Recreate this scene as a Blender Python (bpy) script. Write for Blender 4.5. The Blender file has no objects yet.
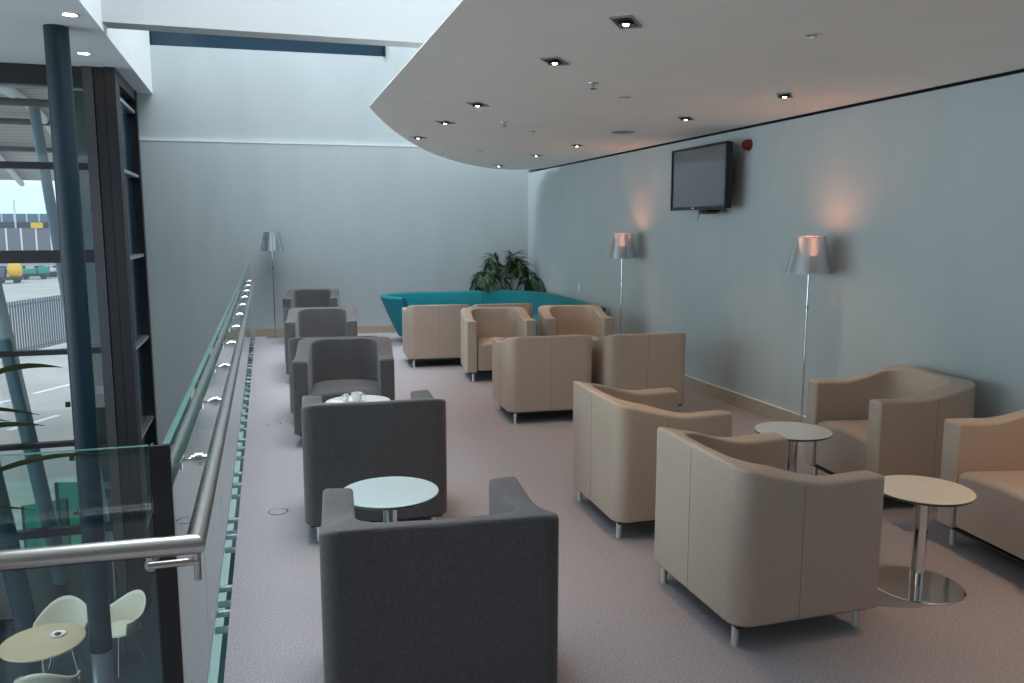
import bpy, math, random
from mathutils import Vector, Matrix
random.seed(7)
sc = bpy.context.scene
COL = sc.collection
PI = math.pi
def R(a): return math.radians(a)

# ------------------------------------------------------------------ materials
def _nt(name):
    m = bpy.data.materials.new(name); m.use_nodes = True
    nt = m.node_tree; nt.nodes.clear()
    out = nt.nodes.new('ShaderNodeOutputMaterial')
    return m, nt, out
def mat(name, col, rough=.6, metal=0, var=0, scale=20, bump=0, bscale=200, spec=.5, stretch=None, coat=0, sheen=0, emis=None, estr=0, col2=None, trans=0):
    m, nt, out = _nt(name)
    b = nt.nodes.new('ShaderNodeBsdfPrincipled')
    nt.links.new(b.outputs[0], out.inputs[0])
    b.inputs['Base Color'].default_value = (*col, 1)
    b.inputs['Roughness'].default_value = rough
    b.inputs['Metallic'].default_value = metal
    b.inputs['Specular IOR Level'].default_value = spec
    b.inputs['Coat Weight'].default_value = coat
    b.inputs['Sheen Weight'].default_value = sheen
    b.inputs['Transmission Weight'].default_value = trans
    if emis:
        b.inputs['Emission Color'].default_value = (*emis, 1); b.inputs['Emission Strength'].default_value = estr
    tc = nt.nodes.new('ShaderNodeTexCoord'); mp = nt.nodes.new('ShaderNodeMapping')
    nt.links.new(tc.outputs['Object'], mp.inputs[0])
    if stretch: mp.inputs['Scale'].default_value = stretch
    if var or col2:
        n = nt.nodes.new('ShaderNodeTexNoise'); n.inputs['Scale'].default_value = scale; n.inputs['Detail'].default_value = 4
        nt.links.new(mp.outputs[0], n.inputs['Vector'])
        r = nt.nodes.new('ShaderNodeValToRGB')
        a = col2 or tuple(c*(1-var) for c in col); c_ = col if col2 else tuple(min(1, c*(1+var)) for c in col)
        r.color_ramp.elements[0].position = .3; r.color_ramp.elements[1].position = .7
        r.color_ramp.elements[0].color = (*a, 1); r.color_ramp.elements[1].color = (*c_, 1)
        nt.links.new(n.outputs[0], r.inputs[0]); nt.links.new(r.outputs[0], b.inputs['Base Color'])
    if bump:
        n2 = nt.nodes.new('ShaderNodeTexNoise'); n2.inputs['Scale'].default_value = bscale; n2.inputs['Detail'].default_value = 3
        nt.links.new(mp.outputs[0], n2.inputs['Vector'])
        bp = nt.nodes.new('ShaderNodeBump'); bp.inputs['Strength'].default_value = bump; bp.inputs['Distance'].default_value = .004
        nt.links.new(n2.outputs[0], bp.inputs['Height']); nt.links.new(bp.outputs[0], b.inputs['Normal'])
    return m
def fabric(name, col, rough=.85, f=260, amt=.25, sheen=.2, spec=.3):
    """woven cloth: two crossed wave patterns modulate colour and bump"""
    m, nt, out = _nt(name)
    b = nt.nodes.new('ShaderNodeBsdfPrincipled'); nt.links.new(b.outputs[0], out.inputs[0])
    b.inputs['Roughness'].default_value = rough; b.inputs['Sheen Weight'].default_value = sheen
    b.inputs['Specular IOR Level'].default_value = spec
    tc = nt.nodes.new('ShaderNodeTexCoord')
    fac = []
    for st in ((f, f, f*.08), (f*.08, f*.08, f)):
        mp = nt.nodes.new('ShaderNodeMapping'); mp.inputs['Scale'].default_value = st
        nt.links.new(tc.outputs['Object'], mp.inputs[0])
        n = nt.nodes.new('ShaderNodeTexNoise'); n.inputs['Scale'].default_value = 1; n.inputs['Detail'].default_value = 2
        nt.links.new(mp.outputs[0], n.inputs['Vector']); fac.append(n)
    ad = nt.nodes.new('ShaderNodeMath'); ad.operation = 'ADD'
    nt.links.new(fac[0].outputs[0], ad.inputs[0]); nt.links.new(fac[1].outputs[0], ad.inputs[1])
    r = nt.nodes.new('ShaderNodeMapRange'); r.inputs[1].default_value = .75; r.inputs[2].default_value = 1.25
    nt.links.new(ad.outputs[0], r.inputs[0])
    mx = nt.nodes.new('ShaderNodeMix'); mx.data_type = 'RGBA'
    mx.inputs[6].default_value = (*[c*(1-amt) for c in col], 1); mx.inputs[7].default_value = (*[c*(1+amt) for c in col], 1)
    nt.links.new(r.outputs[0], mx.inputs[0]); nt.links.new(mx.outputs[2], b.inputs['Base Color'])
    bp = nt.nodes.new('ShaderNodeBump'); bp.inputs['Strength'].default_value = .25; bp.inputs['Distance'].default_value = .002
    nt.links.new(ad.outputs[0], bp.inputs['Height']); nt.links.new(bp.outputs[0], b.inputs['Normal'])
    return m
def glass(name, tint, ior=1.5, refl=(1, 1, 1), rough=0.0, body=None):
    """sheet glass: clear towards the viewer, mirror-like and greener at a flat angle"""
    m, nt, out = _nt(name)
    fr = nt.nodes.new('ShaderNodeFresnel'); fr.inputs[0].default_value = ior
    t = nt.nodes.new('ShaderNodeBsdfTransparent'); t.inputs[0].default_value = (*tint, 1)
    g = nt.nodes.new('ShaderNodeBsdfGlossy'); g.inputs['Roughness'].default_value = rough; g.inputs['Color'].default_value = (*refl, 1)
    mx = nt.nodes.new('ShaderNodeMixShader')
    nt.links.new(fr.outputs[0], mx.inputs[0]); nt.links.new(mx.outputs[0], out.inputs[0]); nt.links.new(g.outputs[0], mx.inputs[2])
    if body:
        lw = nt.nodes.new('ShaderNodeLayerWeight'); lw.inputs[0].default_value = .5
        pw = nt.nodes.new('ShaderNodeMath'); pw.operation = 'POWER'; pw.inputs[1].default_value = 3
        ml = nt.nodes.new('ShaderNodeMath'); ml.operation = 'MULTIPLY'; ml.inputs[1].default_value = .16
        d = nt.nodes.new('ShaderNodeBsdfDiffuse'); d.inputs[0].default_value = (*body, 1)
        tl = nt.nodes.new('ShaderNodeBsdfTranslucent'); tl.inputs[0].default_value = (*body, 1)
        ma = nt.nodes.new('ShaderNodeMixShader'); mb = nt.nodes.new('ShaderNodeMixShader')
        nt.links.new(d.outputs[0], ma.inputs[1]); nt.links.new(tl.outputs[0], ma.inputs[2])
        nt.links.new(lw.outputs['Facing'], pw.inputs[0]); nt.links.new(pw.outputs[0], ml.inputs[0]); nt.links.new(ml.outputs[0], mb.inputs[0])
        nt.links.new(t.outputs[0], mb.inputs[1]); nt.links.new(ma.outputs[0], mb.inputs[2]); nt.links.new(mb.outputs[0], mx.inputs[1])
    else: nt.links.new(t.outputs[0], mx.inputs[1])
    return m
def bands(name, col, col2, axis=0, scale=8, rough=.5, metal=0, width=.5):
    """plain repeating stripes along an axis (boards, panels, panes)"""
    m, nt, out = _nt(name)
    b = nt.nodes.new('ShaderNodeBsdfPrincipled'); nt.links.new(b.outputs[0], out.inputs[0])
    b.inputs['Roughness'].default_value = rough; b.inputs['Metallic'].default_value = metal
    tc = nt.nodes.new('ShaderNodeTexCoord'); sp = nt.nodes.new('ShaderNodeSeparateXYZ')
    nt.links.new(tc.outputs['Object'], sp.inputs[0])
    mu = nt.nodes.new('ShaderNodeMath'); mu.operation = 'MULTIPLY'; mu.inputs[1].default_value = scale
    fr = nt.nodes.new('ShaderNodeMath'); fr.operation = 'FRACT'
    gt = nt.nodes.new('ShaderNodeMath'); gt.operation = 'GREATER_THAN'; gt.inputs[1].default_value = width
    nt.links.new(sp.outputs[axis], mu.inputs[0]); nt.links.new(mu.outputs[0], fr.inputs[0]); nt.links.new(fr.outputs[0], gt.inputs[0])
    mx = nt.nodes.new('ShaderNodeMix'); mx.data_type = 'RGBA'
    mx.inputs[6].default_value = (*col, 1); mx.inputs[7].default_value = (*col2, 1)
    nt.links.new(gt.outputs[0], mx.inputs[0]); nt.links.new(mx.outputs[2], b.inputs['Base Color'])
    return m

M = dict(
    wall=mat('wall_paint', (.44, .492, .505), .75, var=.03, scale=3, bump=.08, bscale=300, stretch=(1, 1, .3)),
    white=mat('white_paint', (.74, .77, .78), .7, var=.02, scale=2),
    beam=mat('beam_paint', (.40, .415, .425), .75),
    soffit=mat('ceiling_paint', (.92, .89, .85), .8, var=.02, scale=2),
    carpet=mat('carpet', (.47, .433, .458), .97, col2=(.27, .246, .262), scale=130, bump=.3, bscale=420, spec=.1),
    oak=mat('oak_veneer', (.42, .345, .26), .5, var=.12, scale=14, stretch=(1, 1, 6)),
    black=mat('black_lacquer', (.012, .012, .013), .45),
    dark=fabric('charcoal_fabric', (.095, .089, .094), amt=.22, f=480),
    tan=fabric('beige_vinyl', (.485, .385, .315), rough=.5, f=520, amt=.09, sheen=.05, spec=.45),
    tanseam=mat('beige_stitching', (.27, .215, .17), .7),
    darkseam=mat('charcoal_stitching', (.05, .05, .052), .9),
    teal=fabric('teal_wool', (.0, .165, .205), amt=.18, f=200, sheen=.1),
    tealseam=mat('teal_piping', (.0, .1, .14), .9),
    chrome=mat('chrome', (.82, .83, .84), .09, 1),
    steel=mat('brushed_steel', (.56, .53, .50), .27, 1, bump=.05, bscale=300),
    legmetal=mat('polished_leg_metal', (.80, .79, .77), .3, .55),
    rear=mat('rear_wall_finish', (.13, .13, .13), .8),
    tabletop_skyrefl=mat('white_laminate_skylight_reflection', (.55, .66, .68), .2, coat=.3),  # white laminate with the blue of the reflected skylight painted into its colour
    alu=mat('satin_aluminium', (.7, .71, .72), .35, 1),
    tabletop=mat('white_laminate', (.86, .86, .84), .22, var=.01, coat=.3),
    tabletopw=mat('cream_laminate', (.78, .70, .60), .28, coat=.2),
    edge=mat('table_edge', (.10, .09, .08), .5),
    glass=glass('clear_glass', (.88, .955, .935), 1.5, body=(.45, .78, .68)),
    glassdeep=glass('tinted_glass', (.86, .94, .945), 1.5),
    glassedge=mat('green_glass_edge', (.09, .27, .235), .15, spec=.6, trans=.35),
    winglass=glass('window_glass', (.93, .96, .96), 1.45),
    frame=mat('dark_bronze_frame', (.018, .017, .02), .4, .4),
    mull=mat('grey_mullion', (.05, .052, .058), .42, .3),
    bluecol=mat('dark_blue_column_paint', (.008, .022, .034), .42, spec=.25),
    sleeve=mat('grey_column_sleeve', (.3, .34, .37), .35, .4),
    darkpane=mat('dark_blue_spandrel', (.006, .028, .05), .12),
    cafefloor=mat('dark_floor_tile', (.006, .022, .027), .4, var=.2, scale=2),
    cafewall=mat('dark_teal_panel', (.01, .04, .055), .35),
    palecol=mat('pale_blue_steel_paint', (.20, .33, .38), .4),
    tarmac=mat('apron_concrete', (.42, .41, .39), .9, var=.12, scale=.25),
    marking=mat('white_road_paint', (.8, .8, .78), .8),
    grass=mat('pale_green_ground', (.42, .52, .43), .95, var=.15, scale=1.2),
    leaf=mat('palm_leaf', (.03, .085, .02), .42, var=.5, scale=9),
    leafnear=mat('palm_leaf_bright', (.045, .09, .014), .42, var=.5, scale=16),
    stem=mat('palm_stem', (.09, .13, .04), .6),
    pot=mat('grey_planter', (.12, .12, .12), .5),
    soil=mat('soil', (.03, .02, .015), 1),
    ceramic=mat('white_china', (.8, .79, .78), .15, coat=.5),
    napkin=mat('paper_napkin', (.8, .8, .8), .9),
    tvbody=mat('black_tv_plastic', (.008, .008, .009), .3),
    tvscreen=mat('tv_screen_glass', (.10, .112, .117), .15, spec=.9, coat=.6),
    mark=mat('silver_mark', (.7, .7, .72), .3),
    red=mat('red_alarm_plastic', (.16, .012, .016), .35),
    plastic=mat('white_plastic', (.75, .76, .76), .4),
    grille=mat('speaker_grille', (.30, .295, .285), .8, var=.1, scale=300),
    darkmetal=mat('dark_grey_downlight', (.05, .055, .06), .35, .6),
    bulb=mat('lit_bulb', (1, .9, .7), .3, emis=(1, .72, .4), estr=14),
    shade_in=mat('lamp_diffuser', (.9, .6, .45), .5, emis=(1, .45, .26), estr=1.1),
    shade_off=mat('lamp_diffuser_dim', (.55, .62, .68), .5),
    shell=mat('cream_plastic', (.62, .56, .45), .35),
    wood=mat('pale_wood_top', (.56, .43, .28), .35, var=.06, scale=6, stretch=(1, 8, 1)),
    canopy=bands('canopy_boards', (.40, .385, .36), (.30, .29, .275), 1, 1.6, .6, 0, .62),
    bldwhite=mat('white_cladding', (.62, .63, .64), .6),
    bldglass=bands('terminal_glazing', (.10, .17, .22), (.5, .53, .55), 0, .5, .3, 0, .86),
    bldpanel=bands('mauve_panels', (.16, .155, .19), (.70, .72, .75), 0, .42, .5, 0, .88),
    yellow=mat('yellow_paint', (.75, .45, .02), .4),
    green=mat('green_vehicle_paint', (.03, .28, .2), .4),
    fence=mat('grey_fence_steel', (.10, .12, .15), .5, .3),
    screen=glass('teal_screen', (.22, .62, .55), 1.3),
    towerglass=mat('dark_green_glass', (.06, .17, .10), .4, spec=.2, col2=(.008, .035, .03), scale=1.3, stretch=(2.4, 1, .5)),
    tyre=mat('tyre_rubber', (.02, .02, .02), .8),
)
# silvered lamp shade: part mirror, part see-through, upright reflection streaks painted into the mix
def shade_mat():
    m, nt, out = _nt('silvered_shade')
    g = nt.nodes.new('ShaderNodeBsdfGlossy'); g.inputs['Roughness'].default_value = .22; g.inputs['Color'].default_value = (.72, .76, .8, 1)
    t = nt.nodes.new('ShaderNodeBsdfTransparent'); t.inputs[0].default_value = (.8, .85, .9, 1)
    tc = nt.nodes.new('ShaderNodeTexCoord'); sp = nt.nodes.new('ShaderNodeSeparateXYZ'); nt.links.new(tc.outputs['Object'], sp.inputs[0])
    at = nt.nodes.new('ShaderNodeMath'); at.operation = 'ARCTAN2'; nt.links.new(sp.outputs[1], at.inputs[0]); nt.links.new(sp.outputs[0], at.inputs[1])
    mu = nt.nodes.new('ShaderNodeMath'); mu.operation = 'MULTIPLY'; mu.inputs[1].default_value = 7; nt.links.new(at.outputs[0], mu.inputs[0])
    si = nt.nodes.new('ShaderNodeMath'); si.operation = 'SINE'; nt.links.new(mu.outputs[0], si.inputs[0])
    mr = nt.nodes.new('ShaderNodeMapRange'); mr.inputs[1].default_value = -1; mr.inputs[2].default_value = 1; mr.inputs[3].default_value = .38; mr.inputs[4].default_value = .82
    nt.links.new(si.outputs[0], mr.inputs[0])
    d = nt.nodes.new('ShaderNodeBsdfDiffuse'); d.inputs[0].default_value = (.42, .47, .52, 1)
    m1 = nt.nodes.new('ShaderNodeMixShader'); m1.inputs[0].default_value = .4
    nt.links.new(g.outputs[0], m1.inputs[1]); nt.links.new(d.outputs[0], m1.inputs[2])
    mx = nt.nodes.new('ShaderNodeMixShader')
    nt.links.new(mr.outputs[0], mx.inputs[0]); nt.links.new(t.outputs[0], mx.inputs[1]); nt.links.new(m1.outputs[0], mx.inputs[2])
    nt.links.new(mx.outputs[0], out.inputs[0])
    return m
M['shade'] = shade_mat()

# ------------------------------------------------------------------ mesh builder
class MB:
    def __init__(s): s.v = []; s.f = []; s.sm = []; s.mi = []; s.cur = 0
    def add(s, vs, fs, smooth=False):
        o = len(s.v); s.v += [tuple(p) for p in vs]
        for f in fs: s.f.append([i+o for i in f]); s.sm.append(smooth); s.mi.append(s.cur)
        return s
    def box(s, x0, x1, y0, y1, z0, z1, T=None):
        vs = [Vector((x, y, z)) for x in (x0, x1) for y in (y0, y1) for z in (z0, z1)]
        if T: vs = [T @ v for v in vs]
        return s.add(vs, [(0, 1, 3, 2), (4, 6, 7, 5), (0, 4, 5, 1), (2, 3, 7, 6), (0, 2, 6, 4), (1, 5, 7, 3)])
    def prism(s, poly, z0, z1):
        n = len(poly)
        vs = [(x, y, z0) for x, y in poly]+[(x, y, z1) for x, y in poly]
        fs = [tuple(range(n))[::-1], tuple(range(n, 2*n))]+[(i, (i+1) % n, n+(i+1) % n, n+i) for i in range(n)]
        return s.add(vs, fs)
    def tube(s, pts, r, n=12, caps=True):
        pts = [Vector(p) for p in pts]; rs = r if isinstance(r, (list, tuple)) else [r]*len(pts)
        vs = []; fs = []; prev = None
        for i, p in enumerate(pts):
            a = pts[max(0, i-1)]; b = pts[min(len(pts)-1, i+1)]
            d = ((p-a).normalized()+(b-p).normalized()).normalized()
            if prev is None:
                u = d.cross(Vector((0, 0, 1)))
                if u.length < 1e-3: u = d.cross(Vector((0, 1, 0)))
            else: u = prev-d*prev.dot(d)
            u.normalize(); prev = u; w = d.cross(u)
            k = 1
            if 0 < i < len(pts)-1:
                c = (p-a).normalized().dot(d); k = 1/max(c, .5)
            for j in range(n):
                t = 2*PI*j/n
                vs.append(p+(u*math.cos(t)*k+w*math.sin(t))*rs[i])
        for i in range(len(pts)-1):
            for j in range(n):
                fs.append((i*n+j, i*n+(j+1) % n, (i+1)*n+(j+1) % n, (i+1)*n+j))
        s.add(vs, fs, True)
        if caps:
            m = len(pts)-1
            s.add(vs[:n], [tuple(range(n))[::-1]]); s.add(vs[m*n:], [tuple(range(n))])
        return s
    def mitre(s, pts, r, n=24):
        """tube with crisp mitred corners (no shading across the joints)"""
        t = MB().tube(pts, r, n)
        for i in range(len(pts)-1):
            s.add(t.v[i*n:(i+2)*n], [(j, (j+1) % n, n+(j+1) % n, n+j) for j in range(n)], True)
        m = len(pts)-1
        s.add(t.v[:n], [tuple(range(n))[::-1]]); s.add(t.v[m*n:(m+1)*n], [tuple(range(n))])
        return s
    def cyl(s, a, b, r, r2=None, n=24): return s.tube([a, b], [r, r if r2 is None else r2], n)
    def lathe(s, prof, c=(0, 0, 0), n=40, sharp=True):
        """profile [(r,z)...] about the vertical axis"""
        def ring(rz): return [(c[0]+rz[0]*math.cos(2*PI*j/n), c[1]+rz[0]*math.sin(2*PI*j/n), c[2]+rz[1]) for j in range(n)]
        if sharp:
            for a, b in zip(prof, prof[1:]):
                if a[0] < 1e-6: s.add([(c[0], c[1], c[2]+a[1])]+ring(b), [(0, 1+(j+1) % n, 1+j) for j in range(n)], True)
                elif b[0] < 1e-6: s.add(ring(a)+[(c[0], c[1], c[2]+b[1])], [(j, (j+1) % n, n) for j in range(n)], True)
                else: s.add(ring(a)+ring(b), [(j, (j+1) % n, n+(j+1) % n, n+j) for j in range(n)], True)
        else:
            vs = []
            for p in prof: vs += ring((max(p[0], 1e-4), p[1]))
            s.add(vs, [(i*n+j, i*n+(j+1) % n, (i+1)*n+(j+1) % n, (i+1)*n+j) for i in range(len(prof)-1) for j in range(n)], True)
        return s
    def build(s, name, m, parent=None, bevel=0, seg=3, mats=None, loc=None):
        me = bpy.data.meshes.new(name); me.from_pydata(s.v, [], s.f)
        for p, k, i in zip(me.polygons, s.sm, s.mi): p.use_smooth = k; p.material_index = i
        me.materials.append(M[m])
        for x in (mats or []): me.materials.append(M[x])
        me.validate(); me.update()
        o = bpy.data.objects.new(name, me); COL.objects.link(o)
        if parent: o.parent = parent
        if loc: o.location = loc
        if bevel:
            for p in me.polygons: p.use_smooth = True
            b = o.modifiers.new('bevel', 'BEVEL'); b.width = bevel; b.segments = seg; b.limit_method = 'ANGLE'; b.angle_limit = R(40); b.harden_normals = True
        return o
def tag(o, label=None, cat=None, group=None, kind=None):
    if label: o['label'] = label
    if cat: o['category'] = cat
    if group: o['group'] = group
    if kind: o['kind'] = kind
    return o
def empty(name, loc=(0, 0, 0), rz=0, **k):
    o = bpy.data.objects.new(name, None); o.empty_display_size = .1; COL.objects.link(o)
    o.location = loc; o.rotation_euler = (0, 0, rz); tag(o, **k); return o
def struct(o, label=None):
    o['kind'] = 'structure'
    if label: o['label'] = label
    return o
def copy_tree(o, parent=None):
    c = o.copy(); COL.objects.link(c); c.parent = parent
    for ch in [x for x in ALL() if x.parent == o]: copy_tree(ch, c)
    return c
def ALL(): return list(bpy.data.objects)

# ------------------------------------------------------------------ layout constants (metres)
XR = 4.14             # right wall
def xe(y): return -.206+.0075*y      # edge of the lounge floor over the void
YN = 2.0             # near edge of the void
YW = 11.1             # curtain wall
XB = -1.35            # bulkhead face
ZC = 3.5              # left ceiling
ZS = 2.5              # right soffit
ZL = -3.3             # lower floor
def yb(x): return 12.84-.053*(x+.087)   # back wall line

# ------------------------------------------------------------------ room shell
fl = MB()
fl.prism([(xe(YN), YN), (XR, YN), (XR, yb(XR)), (xe(12.8), yb(-.1))], -.03, 0)
fl.prism([(-3.2, -2.2), (XR, -2.2), (XR, YN), (-3.2, YN)], -.03, 0)
struct(fl.build('floor', 'carpet'), 'grey mauve carpeted lounge floor')
sl = MB(); sl.prism([(xe(YN)+.012, YN-.012), (XR, YN-.012), (XR, 12.5), (xe(12.5)+.012, 12.5)], -.36, -.032); sl.box(-3.2, XR, -2.2, YN-.012, -.36, -.032)
struct(sl.build('trim_1', 'white'), 'pale edge of the floor slab over the void')
# right wall
w = MB(); w.box(XR, XR+.2, -2.2, 12.9, -.36, 2.485)
w.box(XR, XR+.2, -2.2, 12.9, 2.53, 8.0)
struct(w.build('wall_right', 'wall'), 'grey green painted right wall with the television')
w = MB(); w.box(XR+.12, XR+.2, -2.2, 12.9, 2.485, 2.53)
struct(w.build('trim_2', 'black'), 'dark shadow gap between right wall and soffit')
# back wall: lower lining stands proud of the upper wall, leaving a small lit ledge
def wallslab(m, x0, x1, off0, off1, z0, z1):
    m.prism([(x0, yb(x0)+off0), (x1, yb(x1)+off0), (x1, yb(x1)+off1), (x0, yb(x0)+off1)], z0, z1)
w = MB(); wallslab(w, -1.75, XR+.2, 0, .3, ZL, 2.85); wallslab(w, -1.75, XR+.2, .05, .3, 2.85, 4.17); wallslab(w, 1.93, XR+.2, .05, .3, 4.17, 8.0)
struct(w.build('wall_back', 'wall'), 'tall pale grey back wall with a thin ledge across it')
w = MB(); wallslab(w, -1.75, 1.93, .12, .3, 4.17, 8.0)
struct(w.build('window_2', 'darkpane'), 'dark clerestory strip above the back wall')
w = MB(); wallslab(w, 1.90, 1.93, .0, .12, 4.17, 8.0)
struct(w.build('trim_3', 'frame'), 'dark end post of the clerestory strip')
w = MB(); wallslab(w, -1.75, XR, -.006, .05, 2.85, 2.866)  # white strip stands in for the light caught along the ledge
struct(w.build('trim_12', 'white'), 'thin white strip painting the lit ledge line across the back wall')
# skirting
w = MB(); wallslab(w, -.10, XR, -.018, 0, 0, .115)
struct(w.build('baseboard_back', 'oak'), 'pale wood skirting on the back wall')
w = MB(); w.box(XR-.018, XR, -2.2, 12.55, 0, .12)
struct(w.build('baseboard_right', 'oak'), 'pale wood skirting on the right wall')
w = MB(); w.box(XR-.02, XR, -2.2, 12.55, .1201, .126)
struct(w.build('trim_4', 'white'), 'thin pale bead on top of the right skirting')
# rear and left enclosure (behind the camera)
w = MB(); w.box(-3.4, XR+.2, -2.4, -2.2, ZL, 8.0)
struct(w.build('wall_rear', 'rear'), 'wall behind the camera')
# right soffit with curved end
poly = [(.80, -2.2)]
def bez(p0, p1, p2, p3, n):
    return [tuple((1-t)**3*a+3*(1-t)**2*t*b+3*(1-t)*t*t*c+t**3*d for a, b, c, d in zip(p0, p1, p2, p3)) for t in [i/n for i in range(n+1)]]
poly += [(.80, 3.2), (.815, 6.23)]
poly += bez((.815, 6.23), (1.35, 8.3), (2.3, 11.0), (3.45, 12.1), 24)[1:]
poly += [(3.75, 12.22), (3.98, 12.05), (XR-.035, 11.7), (XR-.035, -2.2)]
poly = poly[::-1]
so = MB(); so.prism(poly, ZS, ZS+.008)
so.prism([(XR-.04, -2.2), (XR-.04, 11.2), (3.4, 11.2), (2.4, 9.3), (1.45, 6.0), (1.45, -2.2)], ZS+.008, ZS+.2)
struct(so.build('ceiling', 'soffit'), 'low suspended ceiling with a curved end')
# left ceiling, bulkhead, beam
w = MB(); w.box(-9, XB, -2.2, 12.95, ZC, ZC+.1); w.box(XB-.12, XB, -2.2, 12.95, ZC+.1, 8.0)
struct(w.build('trim_5', 'white'), 'left ceiling and white bulkhead face above the void')
w = MB(); w.box(XB, XR, 9.0, 9.27, 3.58, 8.0)
struct(w.build('trim_6', 'beam'), 'white beam crossing high above the void')
w = MB(); w.box(XB-.12, XR+.2, -2.4, 2.6, 8.0, 8.1); w.box(3.6, XR+.2, 2.6, 13, 8.0, 8.1)
struct(w.build('trim_7', 'white'), 'roof around the skylight')

# ------------------------------------------------------------------ curtain wall (left)
w1 = struct(empty('window_1', (0, YW, 0)), 'tall dark framed curtain wall')
X0, X1 = -9.0, -1.80
mx = [-2.16, -3.46, -4.76, -6.06, -7.36, -8.66]
tz = [3.36, 2.35, 1.28, .12, -1.03, -2.15]
for z in tz:
    hh = {2.35: .04, 1.28: .075, .12: .03, -1.03: .03}.get(z, .05)
    if z == 3.36: MB().box(X0, X1, -.07, .07, 3.27, ZC).build('window_frame', 'frame', w1)
    else: MB().box(X0, X1, -.05, .05, z-hh, z+hh).build('transom', 'frame', w1)
MB().box(X0, X1, -.05, .05, ZL, ZL+.1).build('transom', 'frame', w1)
for x in mx: MB().box(x-.025, x+.025, -.06, .05, ZL, ZC).build('mullion', 'frame', w1)
MB().box(X0, X1, -.008, .008, ZL, ZC).build('window_pane', 'winglass', w1)
# right end posts of the glazing and the dark wing returning to the back wall
w = MB(); w.box(-1.90, -1.79, YW-.12, YW+.1, ZL, ZC)
struct(w.build('trim_8', 'mull'), 'grey end mullion of the curtain wall')
w = MB(); w.box(-1.78, -1.67, YW-.10, YW+.15, ZL, ZC)
struct(w.build('trim_9', 'frame'), 'dark inner post beside the curtain wall')
w = MB(); w.box(-1.66, -1.545, YW-.14, YW+.15, ZL, ZC)
struct(w.build('trim_10', 'frame'), 'dark outer post beside the curtain wall')
w = MB(); w.box(-1.75, -1.63, YW+.15, yb(-1.7), ZL, ZC)
struct(w.build('wall_left', 'darkpane'), 'dark blue glazed return beside the back wall')
wg = struct(empty('window_3', (-1.63, YW+.15, 0)), 'narrow dark side window with pale ledges')
for z in (3.2, 2.33, 1.24, .08, -1.1, -2.3):
    MB().box(0, .07, .0, 1.56, z-.02, z+.02).build('ledge', 'alu', wg)
MB().box(0, .09, 1.42, 1.56, ZL, ZC).build('side_frame', 'frame', wg)
MB().box(0, .08, 0, 1.5, 3.36, ZC).build('head_frame', 'frame', wg)
# lower storey
w = MB(); w.box(-9.2, XR+.2, -2.4, 13, ZL-.1, ZL)
struct(w.build('floor_lower', 'cafefloor'), 'dark floor of the storey below')
w = MB(); w.box(2.4, 2.5, -2.2, 12.6, ZL, -.36)
struct(w.build('wall_lower', 'cafewall'), 'dark wall of the storey below')
w = MB(); w.box(-9.2, -9, -2.4, 13, ZL, 8.0)
struct(w.build('wall_far_left', 'wall'), 'far left wall outside the frame')

# ------------------------------------------------------------------ dark blue column
c = empty('column', (-1.745, 8.97, ZL), label='round dark blue steel column rising from the floor below to the left ceiling', cat='column')
MB().cyl((0, 0, .55), (0, 0, ZC-ZL), .108, n=40).build('shaft', 'bluecol', c)
MB().cyl((0, 0, 0), (0, 0, .55), .102, n=40).build('sleeve', 'sleeve', c)['label'] = 'pale grey lower sleeve'
for z in (2.02, 2.6, 3.15): MB().box(-.16, -.12, -.02, .02, z, z+.05).build('bracket', 'frame', c)

# ------------------------------------------------------------------ balustrade
bal = empty('balustrade', (-.206, 0, 0), -math.atan(.0075), label='frameless clear glass balustrade with brushed steel handrail along the carpet edge', cat='balustrade')
XG, XL = -.038, .028
seams = [YN+.04]+[2.80+.94*k for k in range(0, 11)]
seams = [y for y in seams if y < 12.6]+[12.72]
ordn = ['first', 'second', 'third', 'fourth', 'fifth', 'sixth', 'seventh', 'eighth', 'ninth', 'tenth', 'eleventh', 'twelfth']
ZT = 1.115
def pane(x0, x1, y0, y1, z0, z1, axis, parent, loc, face='glass'):
    """glass sheet with green cut edges; the two big faces are clear, the rims green"""
    m = MB(); m.box(x0, x1, y0, y1, z0, z1)
    m.mi = [0 if ((axis == 'x' and i in (0, 1)) or (axis == 'y' and i in (2, 3))) else 1 for i in range(6)]
    return m.build('glass_panel', face, parent, mats=['glassedge'], loc=loc)
for i, (a, b) in enumerate(zip(seams, seams[1:])):
    g_ = pane(-.008, .008, .003, b-a-.003, -.32, ZT, 'x', bal, (XG, a, 0))
    for yy in (.13, b-a-.13):
        for z in (-.05, -.125):
            m = MB(); m.cyl((.008, yy, z), (-XG+.010, yy, z), .016, n=14); m.cyl((-.014, yy, z), (-.008, yy, z), .019, n=16)
            m.build('clamp', 'sleeve', g_)
g_ = pane(-1.9, -.076, .0, .016, -.32, ZT, 'y', bal, (0, YN+.03, 0), 'glassdeep')
for xx in (-1.7, -1.2): MB().cyl((xx, -.045, -.06), (xx, 0, -.06), .02, n=14).build('clamp', 'steel', g_)
cp = MB(); cp.box(-.072, -.028, YN+.028, YN+.036, -.36, ZT); cp.box(-.072, -.066, YN+.036, YN+.06, -.36, ZT)
cp.build('corner_strip', 'black', bal)
zr = .915
hr = MB().mitre([(-1.9, YN-.02, zr), (XL, YN-.10, zr), (XL, 11.6, zr)], .0225, 32).build('handrail', 'steel', bal)
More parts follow.
